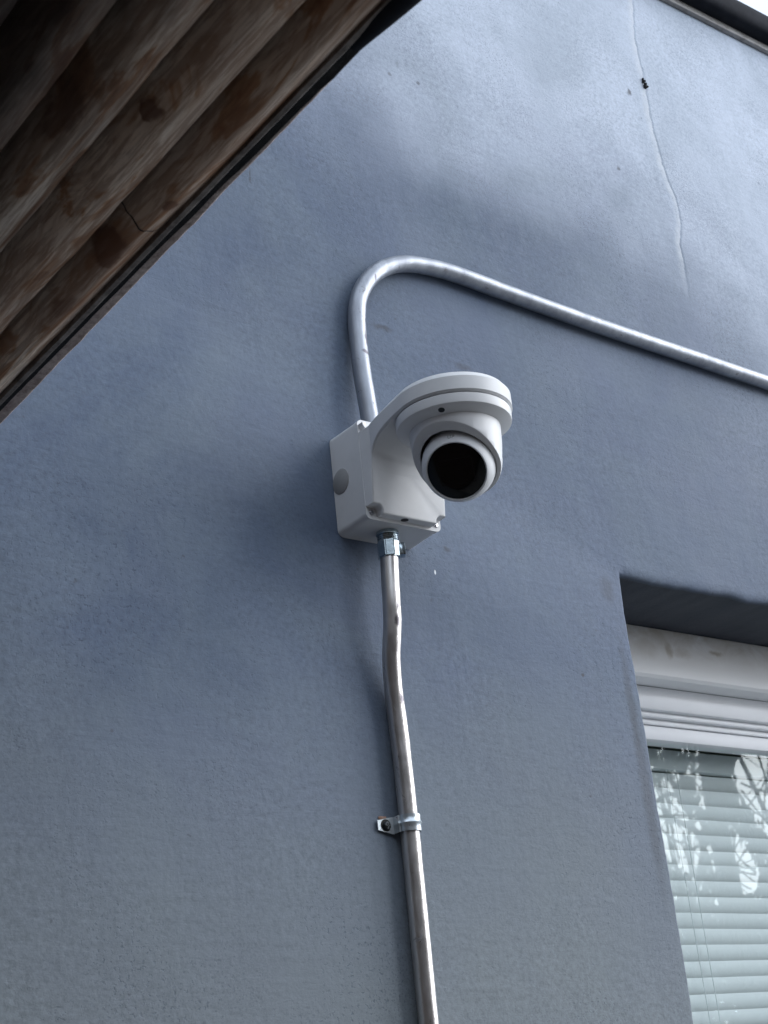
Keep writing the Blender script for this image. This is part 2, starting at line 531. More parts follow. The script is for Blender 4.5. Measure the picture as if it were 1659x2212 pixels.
def mat_glass():
    m = bpy.data.materials.new('window_glass')
    m.use_nodes = True
    nt = m.node_tree
    nt.nodes.clear()
    out = nt.nodes.new('ShaderNodeOutputMaterial')
    tr = nt.nodes.new('ShaderNodeBsdfTransparent'); tr.inputs[0].default_value = (.95, .99, .985, 1)
    gl = nt.nodes.new('ShaderNodeBsdfGlossy'); gl.inputs['Roughness'].default_value = .010
    gl.inputs['Color'].default_value = (.95, 1, .98, 1)
    lw = nt.nodes.new('ShaderNodeLayerWeight')
    pw = nt.nodes.new('ShaderNodeMath'); pw.operation = 'POWER'; pw.inputs[1].default_value = 4.0
    fr = nt.nodes.new('ShaderNodeMath'); fr.operation = 'MULTIPLY_ADD'; fr.inputs[1].default_value = .86; fr.inputs[2].default_value = .045
    nt.links.new(lw.outputs['Facing'], pw.inputs[0]); nt.links.new(pw.outputs[0], fr.inputs[0])
    no = nt.nodes.new('ShaderNodeTexNoise'); no.inputs['Scale'].default_value = 9; no.inputs['Detail'].default_value = 2
    tc = nt.nodes.new('ShaderNodeTexCoord')
    bp = nt.nodes.new('ShaderNodeBump'); bp.inputs['Distance'].default_value = .00016; bp.inputs['Strength'].default_value = .5
    mx = nt.nodes.new('ShaderNodeMixShader')
    L = nt.links.new
    L(tc.outputs['Object'], no.inputs['Vector']); L(no.outputs['Fac'], bp.inputs['Height'])
    L(bp.outputs[0], gl.inputs['Normal'])
    L(fr.outputs[0], mx.inputs[0]); L(tr.outputs[0], mx.inputs[1]); L(gl.outputs[0], mx.inputs[2])
    L(mx.outputs[0], out.inputs[0])
    return m


def mat_leaf(name, a, b):
    t = NT(name)
    c = t.mix(t.noise(3.0, 3, .6), a, b)
    return t.done(c, .5, 0, None, .3)


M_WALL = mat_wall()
M_WHITE = mat_plastic('white_plastic', (.67, .675, .685), .42, .06)
M_BOX = mat_plastic('grey_white_plastic', (.64, .645, .655), .46, .18)
M_PLUG = mat_plastic('grey_plug', (.30, .30, .30), .5, .1)
M_EYE = NT('black_window').done((.0025, .0025, .0032), .10, 0, None, .25)
M_EYE_IN = NT('black_lens').done((.007, .007, .009), .2, 0, None, .35)
M_DARK = mat_plastic('black_gap', (.01, .01, .011), .6, 0)
M_TUBE = mat_conduit('bare_galvanised_tube', ((.46, .43, .42), (.62, .595, .58), (.72, .70, .68)), .85)
M_TUBE_UP = mat_conduit('dull_galvanised_tube', ((.22, .235, .27), (.31, .33, .37), (.39, .41, .45)), .62)
M_ZINC = mat_metal('zinc_fitting', (.50, .58, .62), .20)
M_STRAP = mat_metal('zinc_strap', (.66, .72, .76), .30, .7)
M_SCREW = mat_metal('steel_screw', (.55, .55, .57), .25)
M_SCREW_D = mat_metal('dark_screw', (.05, .055, .06), .35)
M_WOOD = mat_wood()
M_SHINGLE = mat_rough('shingle_edge', ((.28, .22, .20), (.55, .46, .43), (.70, .61, .57)), 160, .95, .004)
M_FELT = mat_rough('black_felt', ((.010, .010, .011), (.018, .018, .019), (.035, .034, .033)), 90, .8, .003)
M_DRIP = mat_rough('drip_edge', ((.10, .085, .075), (.25, .22, .20), (.38, .34, .31)), 70, .55, .002)
M_COPING = mat_rough('dark_coping', ((.010, .011, .015), (.014, .016, .021), (.022, .024, .030)), 30, .7, .001, .06)
M_COPING2 = mat_rough('coping_flashing', ((.22, .21, .20), (.34, .33, .32), (.42, .41, .40)), 60, .6, .001)
M_VINYL = mat_plastic('white_vinyl', (.87, .88, .90), .35, .04)
M_BOARD = mat_board_white()
M_GLASS = mat_glass()
M_BLIND = mat_plastic('blind_slat', (.76, .80, .81), .5, .06)
M_ROOM = mat_rough('room_paint', ((.16, .16, .15), (.18, .18, .17), (.20, .20, .19)), 3, .9, .001)
M_GROUND = mat_rough('concrete_ground', ((.27, .268, .262), (.34, .336, .33), (.42, .415, .405)), 4, .9, .004)
M_CEDAR = mat_rough('dark_timber_wall', ((.03, .022, .018), (.06, .042, .032), (.09, .065, .05)), 14, .8, .003)
M_ROOF = mat_rough('roof_shingles', ((.06, .055, .055), (.10, .095, .09), (.15, .14, .135)), 60, .95, .004)
M_LEAF = mat_leaf('leaf_green', (.035, .060, .022), (.07, .105, .035))
M_BARK = mat_rough('bark', ((.03, .025, .02), (.07, .058, .045), (.12, .10, .08)), 18, .9, .01)

# ------------------------------------------------------------------ ground
bm = bmesh.new()
bmesh.ops.create_grid(bm, x_segments=4, y_segments=4, size=60)
tag(build('ground', bm, M_GROUND, smooth=0), kind='structure')

bm = bmesh.new()  # unseen dark strip added under the eave to cut ground bounce
bmesh.ops.create_grid(bm, x_segments=2, y_segments=2, size=1, matrix=Matrix.Translation((.05, -3.05, .004)) @ Matrix.Diagonal((.09, 3.04, 1, 1)))
tag(build('bounce_dark_strip', bm, mat_rough('bounce_dark', ((.018, .014, .011), (.035, .028, .022), (.06, .05, .04)), 30, .95, .01), smooth=0), kind='structure')

# ------------------------------------------------------------------ the house: wall, roof edge, window
WX0, WX1, WZ1 = -1.6, 6.0, 3.30
OX0, OX1, OZ0, OZ1 = 1.327, 2.50, .95, 2.222
house = empty('house', (2.2, 0.15, 0))
tag(house, 'blue grey stuccoed house wall with a recessed window and dark roof edge', 'house')


def wall_mesh():
    bm = bmesh.new()
    # outline of the opening, walked densely so its plastered edge can wander
    loop = []
    step = .008
    n = int((OX1 - OX0) / step); m = int((OZ1 - OZ0) / step)
    for i in range(n): loop.append((OX0 + (OX1 - OX0) * i / n, OZ1, 0, 1))
    for i in range(m): loop.append((OX1, OZ1 - (OZ1 - OZ0) * i / m, 1, 0))
    for i in range(n): loop.append((OX1 - (OX1 - OX0) * i / n, OZ0, 0, -1))
    for i in range(m): loop.append((OX0, OZ0 + (OZ1 - OZ0) * i / m, -1, 0))
    rings = []
    rad = .006
    prof = [(rad, 0.0)] + [(rad * (1 - math.sin(a)), rad * (1 - math.cos(a))) for a in [R(18 * k) for k in range(1, 6)]] + [(0, .05), (0, .10), (0, .24)]
    for off, dep in prof:
        ring = []
        for x, z, nx, nz in loop:
            jx = noise.noise(Vector((x * 14, z * 14, 3.1))) * .0022 + noise.noise(Vector((x * 55, z * 55, 8.1))) * .0009
            jz = noise.noise(Vector((x * 16, z * 9, 7.7))) * .0048 + noise.noise(Vector((x * 45, z * 45, 1.3))) * .0030
            k = 1.0 if dep < .03 else .4
            cxx, czz = nx, nz
            e = 1.0
            if nz == 1: e = 2.4
            ring.append(bm.verts.new((x + cxx * off * e + k * jx * abs(nx), dep, z + czz * off * e + k * jz * abs(nz))))
        rings.append(ring)
    N = len(loop)
    for A, B in zip(rings, rings[1:]):
        for k in range(N):
            bm.faces.new((A[k], B[k], B[(k + 1) % N], A[(k + 1) % N]))
    outer = [bm.verts.new(p) for p in ((WX0, 0, 0), (WX1, 0, 0), (WX1, 0, WZ1), (WX0, 0, WZ1))]
    es = [bm.edges.new((outer[i], outer[(i + 1) % 4])) for i in range(4)]
    es += [bm.edges.get((rings[0][k], rings[0][(k + 1) % N])) for k in range(N)]
    bmesh.ops.triangle_fill(bm, use_beauty=True, use_dissolve=False, edges=es)
    # thickness: back and rim
    bk = [bm.verts.new((v.co.x, .24, v.co.z)) for v in outer]
    for i in range(4):
        j = (i + 1) % 4
        bm.faces.new((outer[i], outer[j], bk[j], bk[i]))
    bmesh.ops.recalc_face_normals(bm, faces=bm.faces)
    return bm


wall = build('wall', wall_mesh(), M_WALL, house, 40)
# roof edge: dark metal coping with its lower hem and the pale flashing behind it
bm = bmesh.new()
prof = [(.0, 3.2795), (-.026, 3.2782), (-.031, 3.2810), (-.034, 3.290), (-.036, 3.302), (-.034, 3.314), (-.029, 3.3215), (-.020, 3.325), (.26, 3.335), (.26, 3.30), (.0, 3.30)]
a = [bm.verts.new((WX0, y, z)) for y, z in prof]
b = [bm.verts.new((WX1, y, z)) for y, z in prof]
for k in range(len(prof)):
    bm.faces.new((a[k], b[k], b[(k + 1) % len(prof)], a[(k + 1) % len(prof)]))
bm.faces.new(a); bm.faces.new(list(reversed(b)))
bmesh.ops.recalc_face_normals(bm, faces=bm.faces)
coping = build('roof_edge', bm, M_COPING, house, 50)
bm = bmesh.new()
add_box(bm, WX0, WX1, -.0085, -.0005, 3.2660, 3.2785, .0012)
build('flashing', bm, M_COPING2, house)
# a small wasp-mud lump stuck in the crack
bm = bmesh.new()
for c, r in (((1.5645, -.001, 3.0685), .0030), ((1.566, -.001, 3.0610), .0040), ((1.5635, -.001, 3.0725), .002)):
    s = bmesh.ops.create_icosphere(bm, subdivisions=3, radius=r, matrix=Matrix.Translation(c))
    for v in s['verts']: v.co += (v.co - Vector(c)) * noise.noise(v.co * 320) * .8
build('mud_lump', bm, M_FELT, house)
# dark room behind
bm = bmesh.new()
add_box(bm, .9, 3.2, .245, 2.6, .3, 2.75)
for f in list(bm.faces):
    if f.calc_center_median().y < .26: bm.faces.remove(f)
bmesh.ops.reverse_faces(bm, faces=bm.faces)
build('room', bm, M_ROOM, house, 0)

window = None
bm = bmesh.new()                                   # outer vinyl frame: head and two stiles, sill
Y0 = .166
add_box(bm, OX0 + .002, OX1 - .002, Y0, .236, 2.1165, 2.150, .003)
add_box(bm, OX0 + .002, OX0 + .036, Y0, .236, OZ0 + .002, 2.1165, .002)
add_box(bm, OX1 - .036, OX1 - .002, Y0, .236, OZ0 + .002, 2.1165, .002)
add_box(bm, OX0 + .036, OX1 - .036, Y0, .236, OZ0 + .002, OZ0 + .045, .002)
# the slim bead below the head
add_box(bm, OX0 + .036, OX1 - .036, .174, .230, 2.1085, 2.1170, .0025)
window = build('window', bm, M_VINYL, house)
bm = bmesh.new()
bp = [(.132, 2.154), (.132, 2.2185), (.134, 2.2215), (.168, 2.2215), (.168, 2.150), (.136, 2.150)]
a = [bm.verts.new((OX0 + .001, y, z)) for y, z in bp]
b = [bm.verts.new((OX1 - .001, y, z)) for y, z in bp]
for k in range(len(bp)): bm.faces.new((a[k], b[k], b[(k + 1) % len(bp)], a[(k + 1) % len(bp)]))
bm.faces.new(a); bm.faces.new(list(reversed(b)))
bmesh.ops.recalc_face_normals(bm, faces=bm.faces)
cas = build('casing_board', bm, M_BOARD, window)
bm = bmesh.new()                                   # sash: stepped top rail with two shadow lines, stiles, bottom rail
SX0, SX1, SZ0, SZ1 = OX0 + .037, OX1 - .037, OZ0 + .046, 2.1083
add_box(bm, SX0, SX1, .1815, .214, 2.1005, SZ1, .0012)
add_box(bm, SX0, SX1, .1840, .214, 2.0800, 2.0998, .0018)
add_box(bm, SX0, SX0 + .03, .1840, .214, SZ0, 2.0798, .0015)
add_box(bm, SX1 - .03, SX1, .1840, .214, SZ0, 2.0798, .0015)
add_box(bm, SX0 + .03, SX1 - .03, .1840, .214, SZ0, SZ0 + .03, .0015)
build('sash', bm, M_VINYL, window)
bm = bmesh.new()
add_box(bm, SX0 + .03, SX1 - .03, .196, .200, SZ0 + .03, 2.0799)
for f in list(bm.faces):
    if f.calc_center_median().y > .1995 or abs(f.normal.y) < .5: bm.faces.remove(f)
build('pane', bm, M_GLASS, window, 0)

# ------------------------------------------------------------------ venetian blind behind the pane
blind = empty('venetian_blind', (1.9, .245, 1.0))
tag(blind, 'closed white venetian blind hanging behind the reflecting window glass', 'blind')
bm = bmesh.new()
add_box(bm, 1.37, 2.46, .255, .283, 2.062, 2.092, .003)
build('headrail', bm, M_BLIND, blind)
bm = bmesh.new()
z = 2.046
i = 0
while z > 1.02:
    tilt = R(70 + 3 * noise.noise(Vector((i * .7, 0, 0))))
    sag = .0015 * noise.noise(Vector((i * .9, 4, 0)))
    nx_, nw = 24, 6
    grid = []
    for a_ in range(nx_ + 1):
        xx = 1.372 + (2.458 - 1.372) * a_ / nx_
        row = []
        for w_ in range(nw + 1):
            u = w_ / nw - .5
            bow = .0028 * (1 - 4 * u * u)
            # slat tilted: street edge up, room edge down, hollow side inwards
            yy = .270 - u * .0285 * math.cos(tilt) - bow * math.sin(tilt)
            zz = z + u * .0285 * math.sin(tilt) - bow * math.cos(tilt) + sag + .0010 * noise.noise(Vector((xx * 3, i * .5, 1)))
            row.append(bm.verts.new((xx, yy, zz)))
        grid.append(row)
    for a_ in range(nx_):
        for w_ in range(nw):
            bm.faces.new((grid[a_][w_], grid[a_ + 1][w_], grid[a_ + 1][w_ + 1], grid[a_][w_ + 1]))
    z -= .0218
    i += 1
build('slats', bm, M_BLIND, blind, 60)
bm = bmesh.new()
for xx in (1.45, 1.64, 1.66, 1.93, 2.30):
    add_tube(bm, [Vector((xx, .2585, 2.062)), Vector((xx + .001, .2580, 1.5)), Vector((xx, .2585, 1.03))], .0006, 6)
build('ladder_cord', bm, M_BLIND, blind)

# ------------------------------------------------------------------ junction box
jbox = empty('junction_box', (.951, 0, 2.206))
tag(jbox, 'white plastic junction box on the wall with an arm holding the dome camera', 'junction box')
BX0, BX1, BZ0, BZ1 = .9009, 1.0012, 2.2065, 2.3225
bm = bmesh.new()
o0 = round_rect(BX0 - .0005, BX1 + .0005, BZ0 - .0012, BZ1, .0075)
o1 = round_rect(BX0 + .0006, BX1 - .0006, BZ0 + .0008, BZ1, .0065)
add_prism(bm, list(range(len(o0))), lambda k: Vector((o1[k][0], -.0435, o1[k][1])), lambda k: Vector((o0[k][0], -.0003, o0[k][1])))
body = build('body', bm, M_BOX, jbox, 30)
bm = bmesh.new()                                   # flange of the cover, seam against the body
o2 = round_rect(BX0 + .0002, BX1 - .0002, BZ0 + .0005, BZ1, .0065)
o3 = round_rect(BX0 + .0014, BX1 - .0014, BZ0 + .0016, BZ1 - .0010, .006)
add_prism(bm, list(range(len(o2))), lambda k: Vector((o2[k][0], -.0510, o2[k][1])), lambda k: Vector((o2[k][0], -.0439, o2[k][1])))
cover = build('cover', bm, M_BOX, jbox, 30)
# raised panel (with screw notches at the corners) that sweeps out into the camera arm
bm = bmesh.new()


def arc(cx, cz, r, a0, a1, n=6):
    return [(cx + r * math.cos(R(a0 + (a1 - a0) * k / n)), cz + r * math.sin(R(a0 + (a1 - a0) * k / n))) for k in range(n + 1)]


P = []
P += arc(BX0 + .0070, BZ0 + .0072, .0066, 90, 0, 9)         # notch at one lower corner
P[0] = (BX0 + .0006, P[0][1])
P += [(BX0 + .0142, BZ0 + .0040)]
P += [(BX1 - .0142, BZ0 + .0040)]
P += arc(BX1 - .0070, BZ0 + .0072, .0066, 180, 90, 9)
P[-1] = (BX1 - .0006, P[-1][1])
P += [(BX1 - .0006, 2.3062), (BX0 + .0006, 2.3062)]


def front_y(z): return -.0628 - (z - 2.2191) * .1090


add_prism(bm, P, lambda p: Vector((p[0] + (.951 - p[0]) * .012, front_y(p[1]), p[1])), lambda p: Vector((p[0], -.0508, p[1])))
es = [e for e in bm.edges if all(v.co.y < -.056 for v in e.verts) and not all(v.co.z > 2.30 for v in e.verts)]
bmesh.ops.bevel(bm, geom=es, offset=.0019, segments=4, affect='EDGES', profile=.5)
panel = build('panel', bm, M_BOX, jbox, 28)

DC = Vector((.951, -.1487, 0))
DR = .0620
bm = bmesh.new()
low = [(-.0668, 2.2560), (-.0681, 2.2620), (-.0688, 2.2680), (-.0702, 2.2732), (-.0732, 2.2776), (-.0780, 2.2812), (-.0830, 2.2836), (-.0880, 2.2855), (-.0950, 2.2873), (-.1040, 2.2888), (-.1130, 2.2896), (-.1220, 2.2898)]
tang_y = -.1393
tx0, ty0 = .0501, -.066
txr = math.sqrt(DR ** 2 - (tang_y - DC.y) ** 2)


def halfw(y):
    if y <= tang_y: return math.sqrt(max(DR ** 2 - (y - DC.y) ** 2, 0))
    if y >= -.0686: return .0489
    if y >= -.086: return .0489 + (tx0 + (txr - tx0) * (-.086 - ty0) / (tang_y - ty0) - .0489) * (-.0686 - y) / .0174
    return tx0 + (txr - tx0) * (y - ty0) / (tang_y - ty0)


st = list(low) + [(-.131, 2.2898), (tang_y, 2.2898)]
for k in range(1, 70):
    a = math.asin((tang_y - DC.y) / DR) + (math.pi / 2 + math.asin((tang_y - DC.y) / DR)) * (-k / 70)
    st.append((DC.y + DR * math.sin(a), 2.2898))
st.append((DC.y - DR, 2.2898))
rows = []
for y, zl in st:
    w = halfw(y) if y > DC.y - DR * .9999 else 0
    c = .0045 if y < -.12 else .0045 * max(0, min(1, (-.075 - y) / .045))
    zt = 2.3065
    zt2 = zt + (.0062 if c > 0 else 0) * c / .0045
    on = max(0, min(1, (-.115 - y) / (-.115 - tang_y)))
    def inset(k):
        return w * (1 - k / DR) * on + max(w - k, 0) * (1 - on), y + (DC.y - y) * k / DR * on
    wi, yi = inset(c)
    wl, yl = inset(.0020)
    rows.append([bm.verts.new((.951 + s * ww, yy, zz)) for s, ww, yy, zz in
                 ((-1, wl, yl, zl), (-1, w, y, zl + .0020), (-1, w, y, zt), (-1, wi, yi, zt2),
                  (1, wi, yi, zt2), (1, w, y, zt), (1, w, y, zl + .0020), (1, wl, yl, zl))])
for A, B in zip(rows, rows[1:]):
    for k in range(8):
        bm.faces.new((A[k], A[(k + 1) % 8], B[(k + 1) % 8], B[k]))
bm.faces.new(rows[0])
bmesh.ops.remove_doubles(bm, verts=bm.verts[:], dist=2e-6)
bmesh.ops.recalc_face_normals(bm, faces=bm.faces)
build('arm', bm, M_BOX, jbox, 32)


def screw_head(name, p, axis, r, mat, parent, slot=True):
    bm = bmesh.new()
    fr = axis_frame(p, axis)
    add_lathe(bm, [(0, -.001), (r, -.001), (r, r * .35), (r * .8, r * .62), (r * .45, r * .70), (r * .40, r * .30), (0, r * .26)], 24, fr)
    if slot:
        for k in range(2):
            vsb = add_box(bm, -r * .75, r * .75, -r * .13, r * .13, r * .40, r * .74)
            rot = Matrix.Rotation(R(35 + 90 * k), 4, 'Z')
            for v in vsb: v.co = fr @ (rot @ v.co)
    return build(name, bm, mat, parent, 40)


for p in ((.9092, -.0512, 2.3172), (.9080, -.0512, 2.2140), (.9942, -.0512, 2.2140), (.9930, -.0512, 2.3172)):
    screw_head('screw', p, (0, -1, 0), .0026, M_SCREW, jbox)
# little screw tower ears round the upper screws
for sx, xx in ((1, .9092), (-1, .9930)):
    bm = bmesh.new()
    pr = []
    for k in range(0, 9):
        a = R(180 + 180 * k / 8)
        pr.append((xx + .0072 * math.cos(a), 2.3155 + .0072 * math.sin(a)))
    inner = [(xx + .0050 * math.cos(R(360 - 180 * k / 8)), 2.3155 + .0050 * math.sin(R(360 - 180 * k / 8))) for k in range(9)]
    add_prism(bm, pr + inner, lambda p: Vector((p[0], -.0590, p[1])), lambda p: Vector((p[0], -.0509, p[1])))
    build('screw_ear', bm, M_WHITE, jbox, 40)
bm = bmesh.new()                                   # round knockout plug in the left side, flush by 0.3 mm
add_lathe(bm, [(0, .0006), (.0138, .0006), (.0143, .0002), (.0143, -.003)], 40, axis_frame((BX0 - .0003, -.0135, 2.2645), (-1, 0, .012)))
build('knockout_plug', bm, M_PLUG, jbox, 40)
bm = bmesh.new()                                   # drain slot under the panel
for k in (0,):
    fr = axis_frame((.9475, -.0565, BZ0 + .0041), (0, 0, -1))
    add_lathe(bm, [(0, .0004), (.0044, .0004), (.0044, -.001)], 24, fr)
    for v in bm.verts: v.co.y = -.0565 + (v.co.y + .0565) * .9
build('drain_hole', bm, M_DARK, jbox, 40)

# ------------------------------------------------------------------ the dome camera
secam = empty('security_camera', (DC.x, DC.y, 2.2890))
tag(secam, 'white turret dome security camera with black round lens window under its arm', 'security camera')
bm = bmesh.new()
base_fr = Matrix.Translation((DC.x, DC.y, 0))
add_lathe(bm, [(0, 2.2905), (.0570, 2.2905), (.0570, 2.2886), (.0596, 2.2886), (.0604, 2.2878), (.0600, 2.2800), (.0596, 2.2782), (.0588, 2.2776), (.0480, 2.2730), (.044, 2.2727)], 120, base_fr)
base = build('base_plate', bm, M_WHITE, secam, 32)
BC = Vector((DC.x, DC.y, 2.2362))
todir = (CAM - BC).normalized()
vr = RIGHT - todir * RIGHT.dot(todir); vr.normalize()
vu = up - todir * up.dot(todir); vu.normalize()
NCUT = (-.168 * vr - .58 * vu + .798 * todir).normalized()
bm = bmesh.new()
out_p = [(0, 2.2790), (.0474, 2.2790), (.0472, 2.268), (.0465, 2.255), (.0455, 2.246)]
for k in range(0, 25):
    a = R(90 * k / 24)
    out_p.append((.0446 * math.cos(a) ** .95, BC.z + .003 - .0412 * math.sin(a)))
out_p[-1] = (0, out_p[-1][1])
in_p = [(0, 2.2755), (.0330, 2.2750), (.0362, 2.2635), (.0372, 2.2575), (.0382, 2.2500), (.0388, 2.2420)]
for k in range(0, 25):
    a = R(90 * k / 24)
    in_p.append((.0388 * math.cos(a), BC.z + .0004 - .0389 * math.sin(a)))
in_p[-1] = (0, in_p[-1][1])
add_lathe(bm, out_p, 160, base_fr)
add_lathe(bm, in_p, 160, base_fr)
bmesh.ops.bisect_plane(bm, geom=bm.verts[:] + bm.edges[:] + bm.faces[:], dist=1e-6, plane_co=BC + NCUT * .0012, plane_no=NCUT, clear_outer=True)
bx = NCUT.orthogonal().normalized()
by = NCUT.cross(bx)
rv = list({v for e in bm.edges if e.is_boundary for v in e.verts})
ang_ = lambda v: math.atan2((v.co - BC).dot(by), (v.co - BC).dot(bx))
cut_r = sorted((v for v in rv), key=lambda v: (v.co - BC).length)
nb = {}
for e in bm.edges:
    if e.is_boundary:
        for v in e.verts: nb.setdefault(v, []).append(e.other_vert(v))
def walk(v0):
    out, prev, v = [], None, v0
    while True:
        out.append(v)
        nx = [w for w in nb[v] if w is not prev]
        prev, v = v, nx[0]
        if v is v0: return out
la = walk(cut_r[0])
lb = walk(next(v for v in reversed(cut_r) if v not in set(la)))
la.sort(key=ang_); lb.sort(key=ang_)
ia = ib = 0
while ia < len(la) or ib < len(lb):
    A0, B0 = la[ia % len(la)], lb[ib % len(lb)]
    ka = ang_(la[ia + 1]) if ia + 1 < len(la) else (9 if ia >= len(la) else ang_(la[0]) + 2 * math.pi)
    kb = ang_(lb[ib + 1]) if ib + 1 < len(lb) else (9 if ib >= len(lb) else ang_(lb[0]) + 2 * math.pi)
    if ka <= kb:
        bm.faces.new((A0, la[(ia + 1) % len(la)], B0)); ia += 1
    else:
        bm.faces.new((A0, lb[(ib + 1) % len(lb)], B0)); ib += 1
bmesh.ops.recalc_face_normals(bm, faces=bm.faces)
es = [e for e in bm.edges if e.is_manifold and len(e.link_faces) == 2 and e.calc_face_angle(0) > R(40) and abs((e.verts[0].co - BC).dot(NCUT) - .0012) < 1e-5]
bmesh.ops.bevel(bm, geom=es, offset=.0008, segments=2, affect='EDGES', profile=.5)
housing = build('housing', bm, M_WHITE, secam, 32)
LD = (todir - .135 * vr - .33 * vu).normalized()
# local frame of the eyeball: z along the lens, y up
ey = (Vector((0, 0, 1)) - LD * LD.z).normalized()
ex = ey.cross(LD)
EF = Matrix(((ex.x, ey.x, LD.x, BC.x), (ex.y, ey.y, LD.y, BC.y), (ex.z, ey.z, LD.z, BC.z), (0, 0, 0, 1)))
bm = bmesh.new()
BR = .0383
ae = math.asin(.0322 / BR)
pr = []
for k in range(0, 49):
    a = math.pi - (math.pi - ae) * k / 48
    pr.append((BR * math.sin(a), BR * math.cos(a)))
pr[0] = (0, -BR)
az = BR * math.cos(ae)
pr += [(.0314, az + .0009), (.0305, az + .0010), (.0300, az + .0004), (.0297, az - .0020)]
add_lathe(bm, pr, 128, EF)
ball = build('eyeball', bm, M_WHITE, secam, 38)
bm = bmesh.new()
add_lathe(bm, [(.0298, az - .0018), (.0296, az - .0004), (.0290, az + .0001), (.015, az + .0004), (0, az + .0005)], 96, EF)
eye = build('lens_window', bm, M_EYE, ball, 40)
bm = bmesh.new()                                   # faint outline of the lens module under the window
w_, h_, c_ = .0178, .0135, .0007
for x0, x1, y0, y1 in ((-w_, w_, h_ - c_, h_), (-w_, w_, -h_, -h_ + c_), (-w_, -w_ + c_, -h_ + c_, h_ - c_), (w_ - c_, w_, -h_ + c_, h_ - c_)):
    vsb = add_box(bm, x0, x1, y0, y1, az - .0005, az + .00062)
    for v in vsb: v.co = EF @ (Matrix.Rotation(R(-4), 4, 'Z') @ v.co)
build('lens_module', bm, M_EYE_IN, ball, 0)
# raised letters UP on the eyeball above the window
cu = bpy.data.curves.new('letters', 'FONT')
cu.body = 'UP'
cu.size = .0062
cu.extrude = .0002
cu.align_x = 'CENTER'; cu.align_y = 'CENTER'
tmp = bpy.data.objects.new('letters', cu)
COL.objects.link(tmp)
bpy.context.view_layer.update()
me = bpy.data.meshes.new_from_object(tmp.evaluated_get(bpy.context.evaluated_depsgraph_get()))
bpy.data.objects.remove(tmp)
bm = bmesh.new(); bm.from_mesh(me)
lv = -.0084 * vr + .0279 * vu + .0248 * todir
ang = math.acos(lv.normalized().dot(LD))
th0 = math.atan2(lv.dot(ex), lv.dot(ey))
for v in bm.verts:
    aa = ang + v.co.y / BR
    th = v.co.x / (BR * math.sin(ang)) + th0
    rr = BR + .00005 + (v.co.z + .0002) * 1.0
    v.co = EF @ Vector((rr * math.sin(aa) * math.sin(th), rr * math.sin(aa) * math.cos(th), rr * math.cos(aa)))
build('raised_letters', bm, M_PLUG, ball, 0)
# countersunk screw in the base and a small dimple on its left
axis_dn = (0, 0, -1)
bm = bmesh.new()


def on_plane(u, v, z):
    """point of the horizontal plane z seen at pixel u, v of the 1659 px wide layout sketch"""
    d = RIGHT * ((u - 829.5) / 3282.78) + DOWN * ((v - 1106) / 3282.78) + FWD
    return CAM + d * ((z - CAM.z) / d.z)


SP = on_plane(953.6, 885.4, 2.2750)
rh = Vector((SP.x - DC.x, SP.y - DC.y, 0))
SP.z = 2.2730 + (rh.length - .0480) * .426
axis_dn = (rh.normalized() * .39 + Vector((0, 0, -.92)))
add_lathe(bm, [(.0042, -.0002), (.0044, .0002), (.0041, .0005), (.0035, .0004), (.0032, -.0004)], 32, axis_frame(SP, axis_dn))
ring = build('screw_recess', bm, M_WHITE, base, 40)
bm = bmesh.new()
add_lathe(bm, [(.0034, .0001), (.0018, .0001), (.0015, .0007), (.0007, .0008), (.0005, .0004), (0, .0004)], 24, axis_frame(SP, axis_dn))
build('screw', bm, M_SCREW_D, base, 40)

# ------------------------------------------------------------------ conduits
CR = .0097
lower = smooth_path([(.9450, -.028, 2.186), (.9436, -.028, 2.170), (.9412, -.028, 2.1328), (.9413, -.026, 2.1093), (.9408, -.022, 2.0866), (.941, -.018, 2.0702), (.9433, -.013, 2.0424),
                     (.9457, -.0108, 2.0201), (.9470, -.0105, 1.9914), (.9474, -.0105, 1.9628), (.9476, -.0105, 1.8983), (.9468, -.0105, 1.80), (.9460, -.0105, 1.7126), (.9455, -.0105, 1.60), (.945, -.0105, 1.2), (.945, -.0105, .6), (.945, -.0105, .02)], 8)
bm = bmesh.new()
add_tube(bm, lower, CR, 36, True, .00035)
tag(build('metal_conduit', bm, M_TUBE, None, 60), 'scuffed galvanised conduit running from below the box down the wall', 'conduit')
upper = smooth_path([(.9445, -.021, 2.324), (.9440, -.020, 2.3492), (.9430, -.018, 2.3841), (.9440, -.014, 2.4247), (.947, -.0112, 2.472), (.9527, -.0106, 2.5045), (.9665, -.0106, 2.5321), (.9881, -.0106, 2.5555), (1.0135, -.0106, 2.5713),
                     (1.0377, -.0106, 2.5798), (1.0705, -.0106, 2.5849), (1.111, -.0106, 2.5867), (1.1977, -.0106, 2.5830), (1.3602, -.0106, 2.5774), (1.5399, -.0106, 2.5749), (1.6962, -.0106, 2.5721), (2.2, -.0106, 2.566), (3.4, -.0106, 2.56)], 10)
bm = bmesh.new()
add_tube(bm, upper, .0103, 36, True, .0003)
tag(build('metal_conduit', bm, M_TUBE_UP, None, 60), 'pale conduit bent in a hook above the box and running right along the wall', 'conduit')

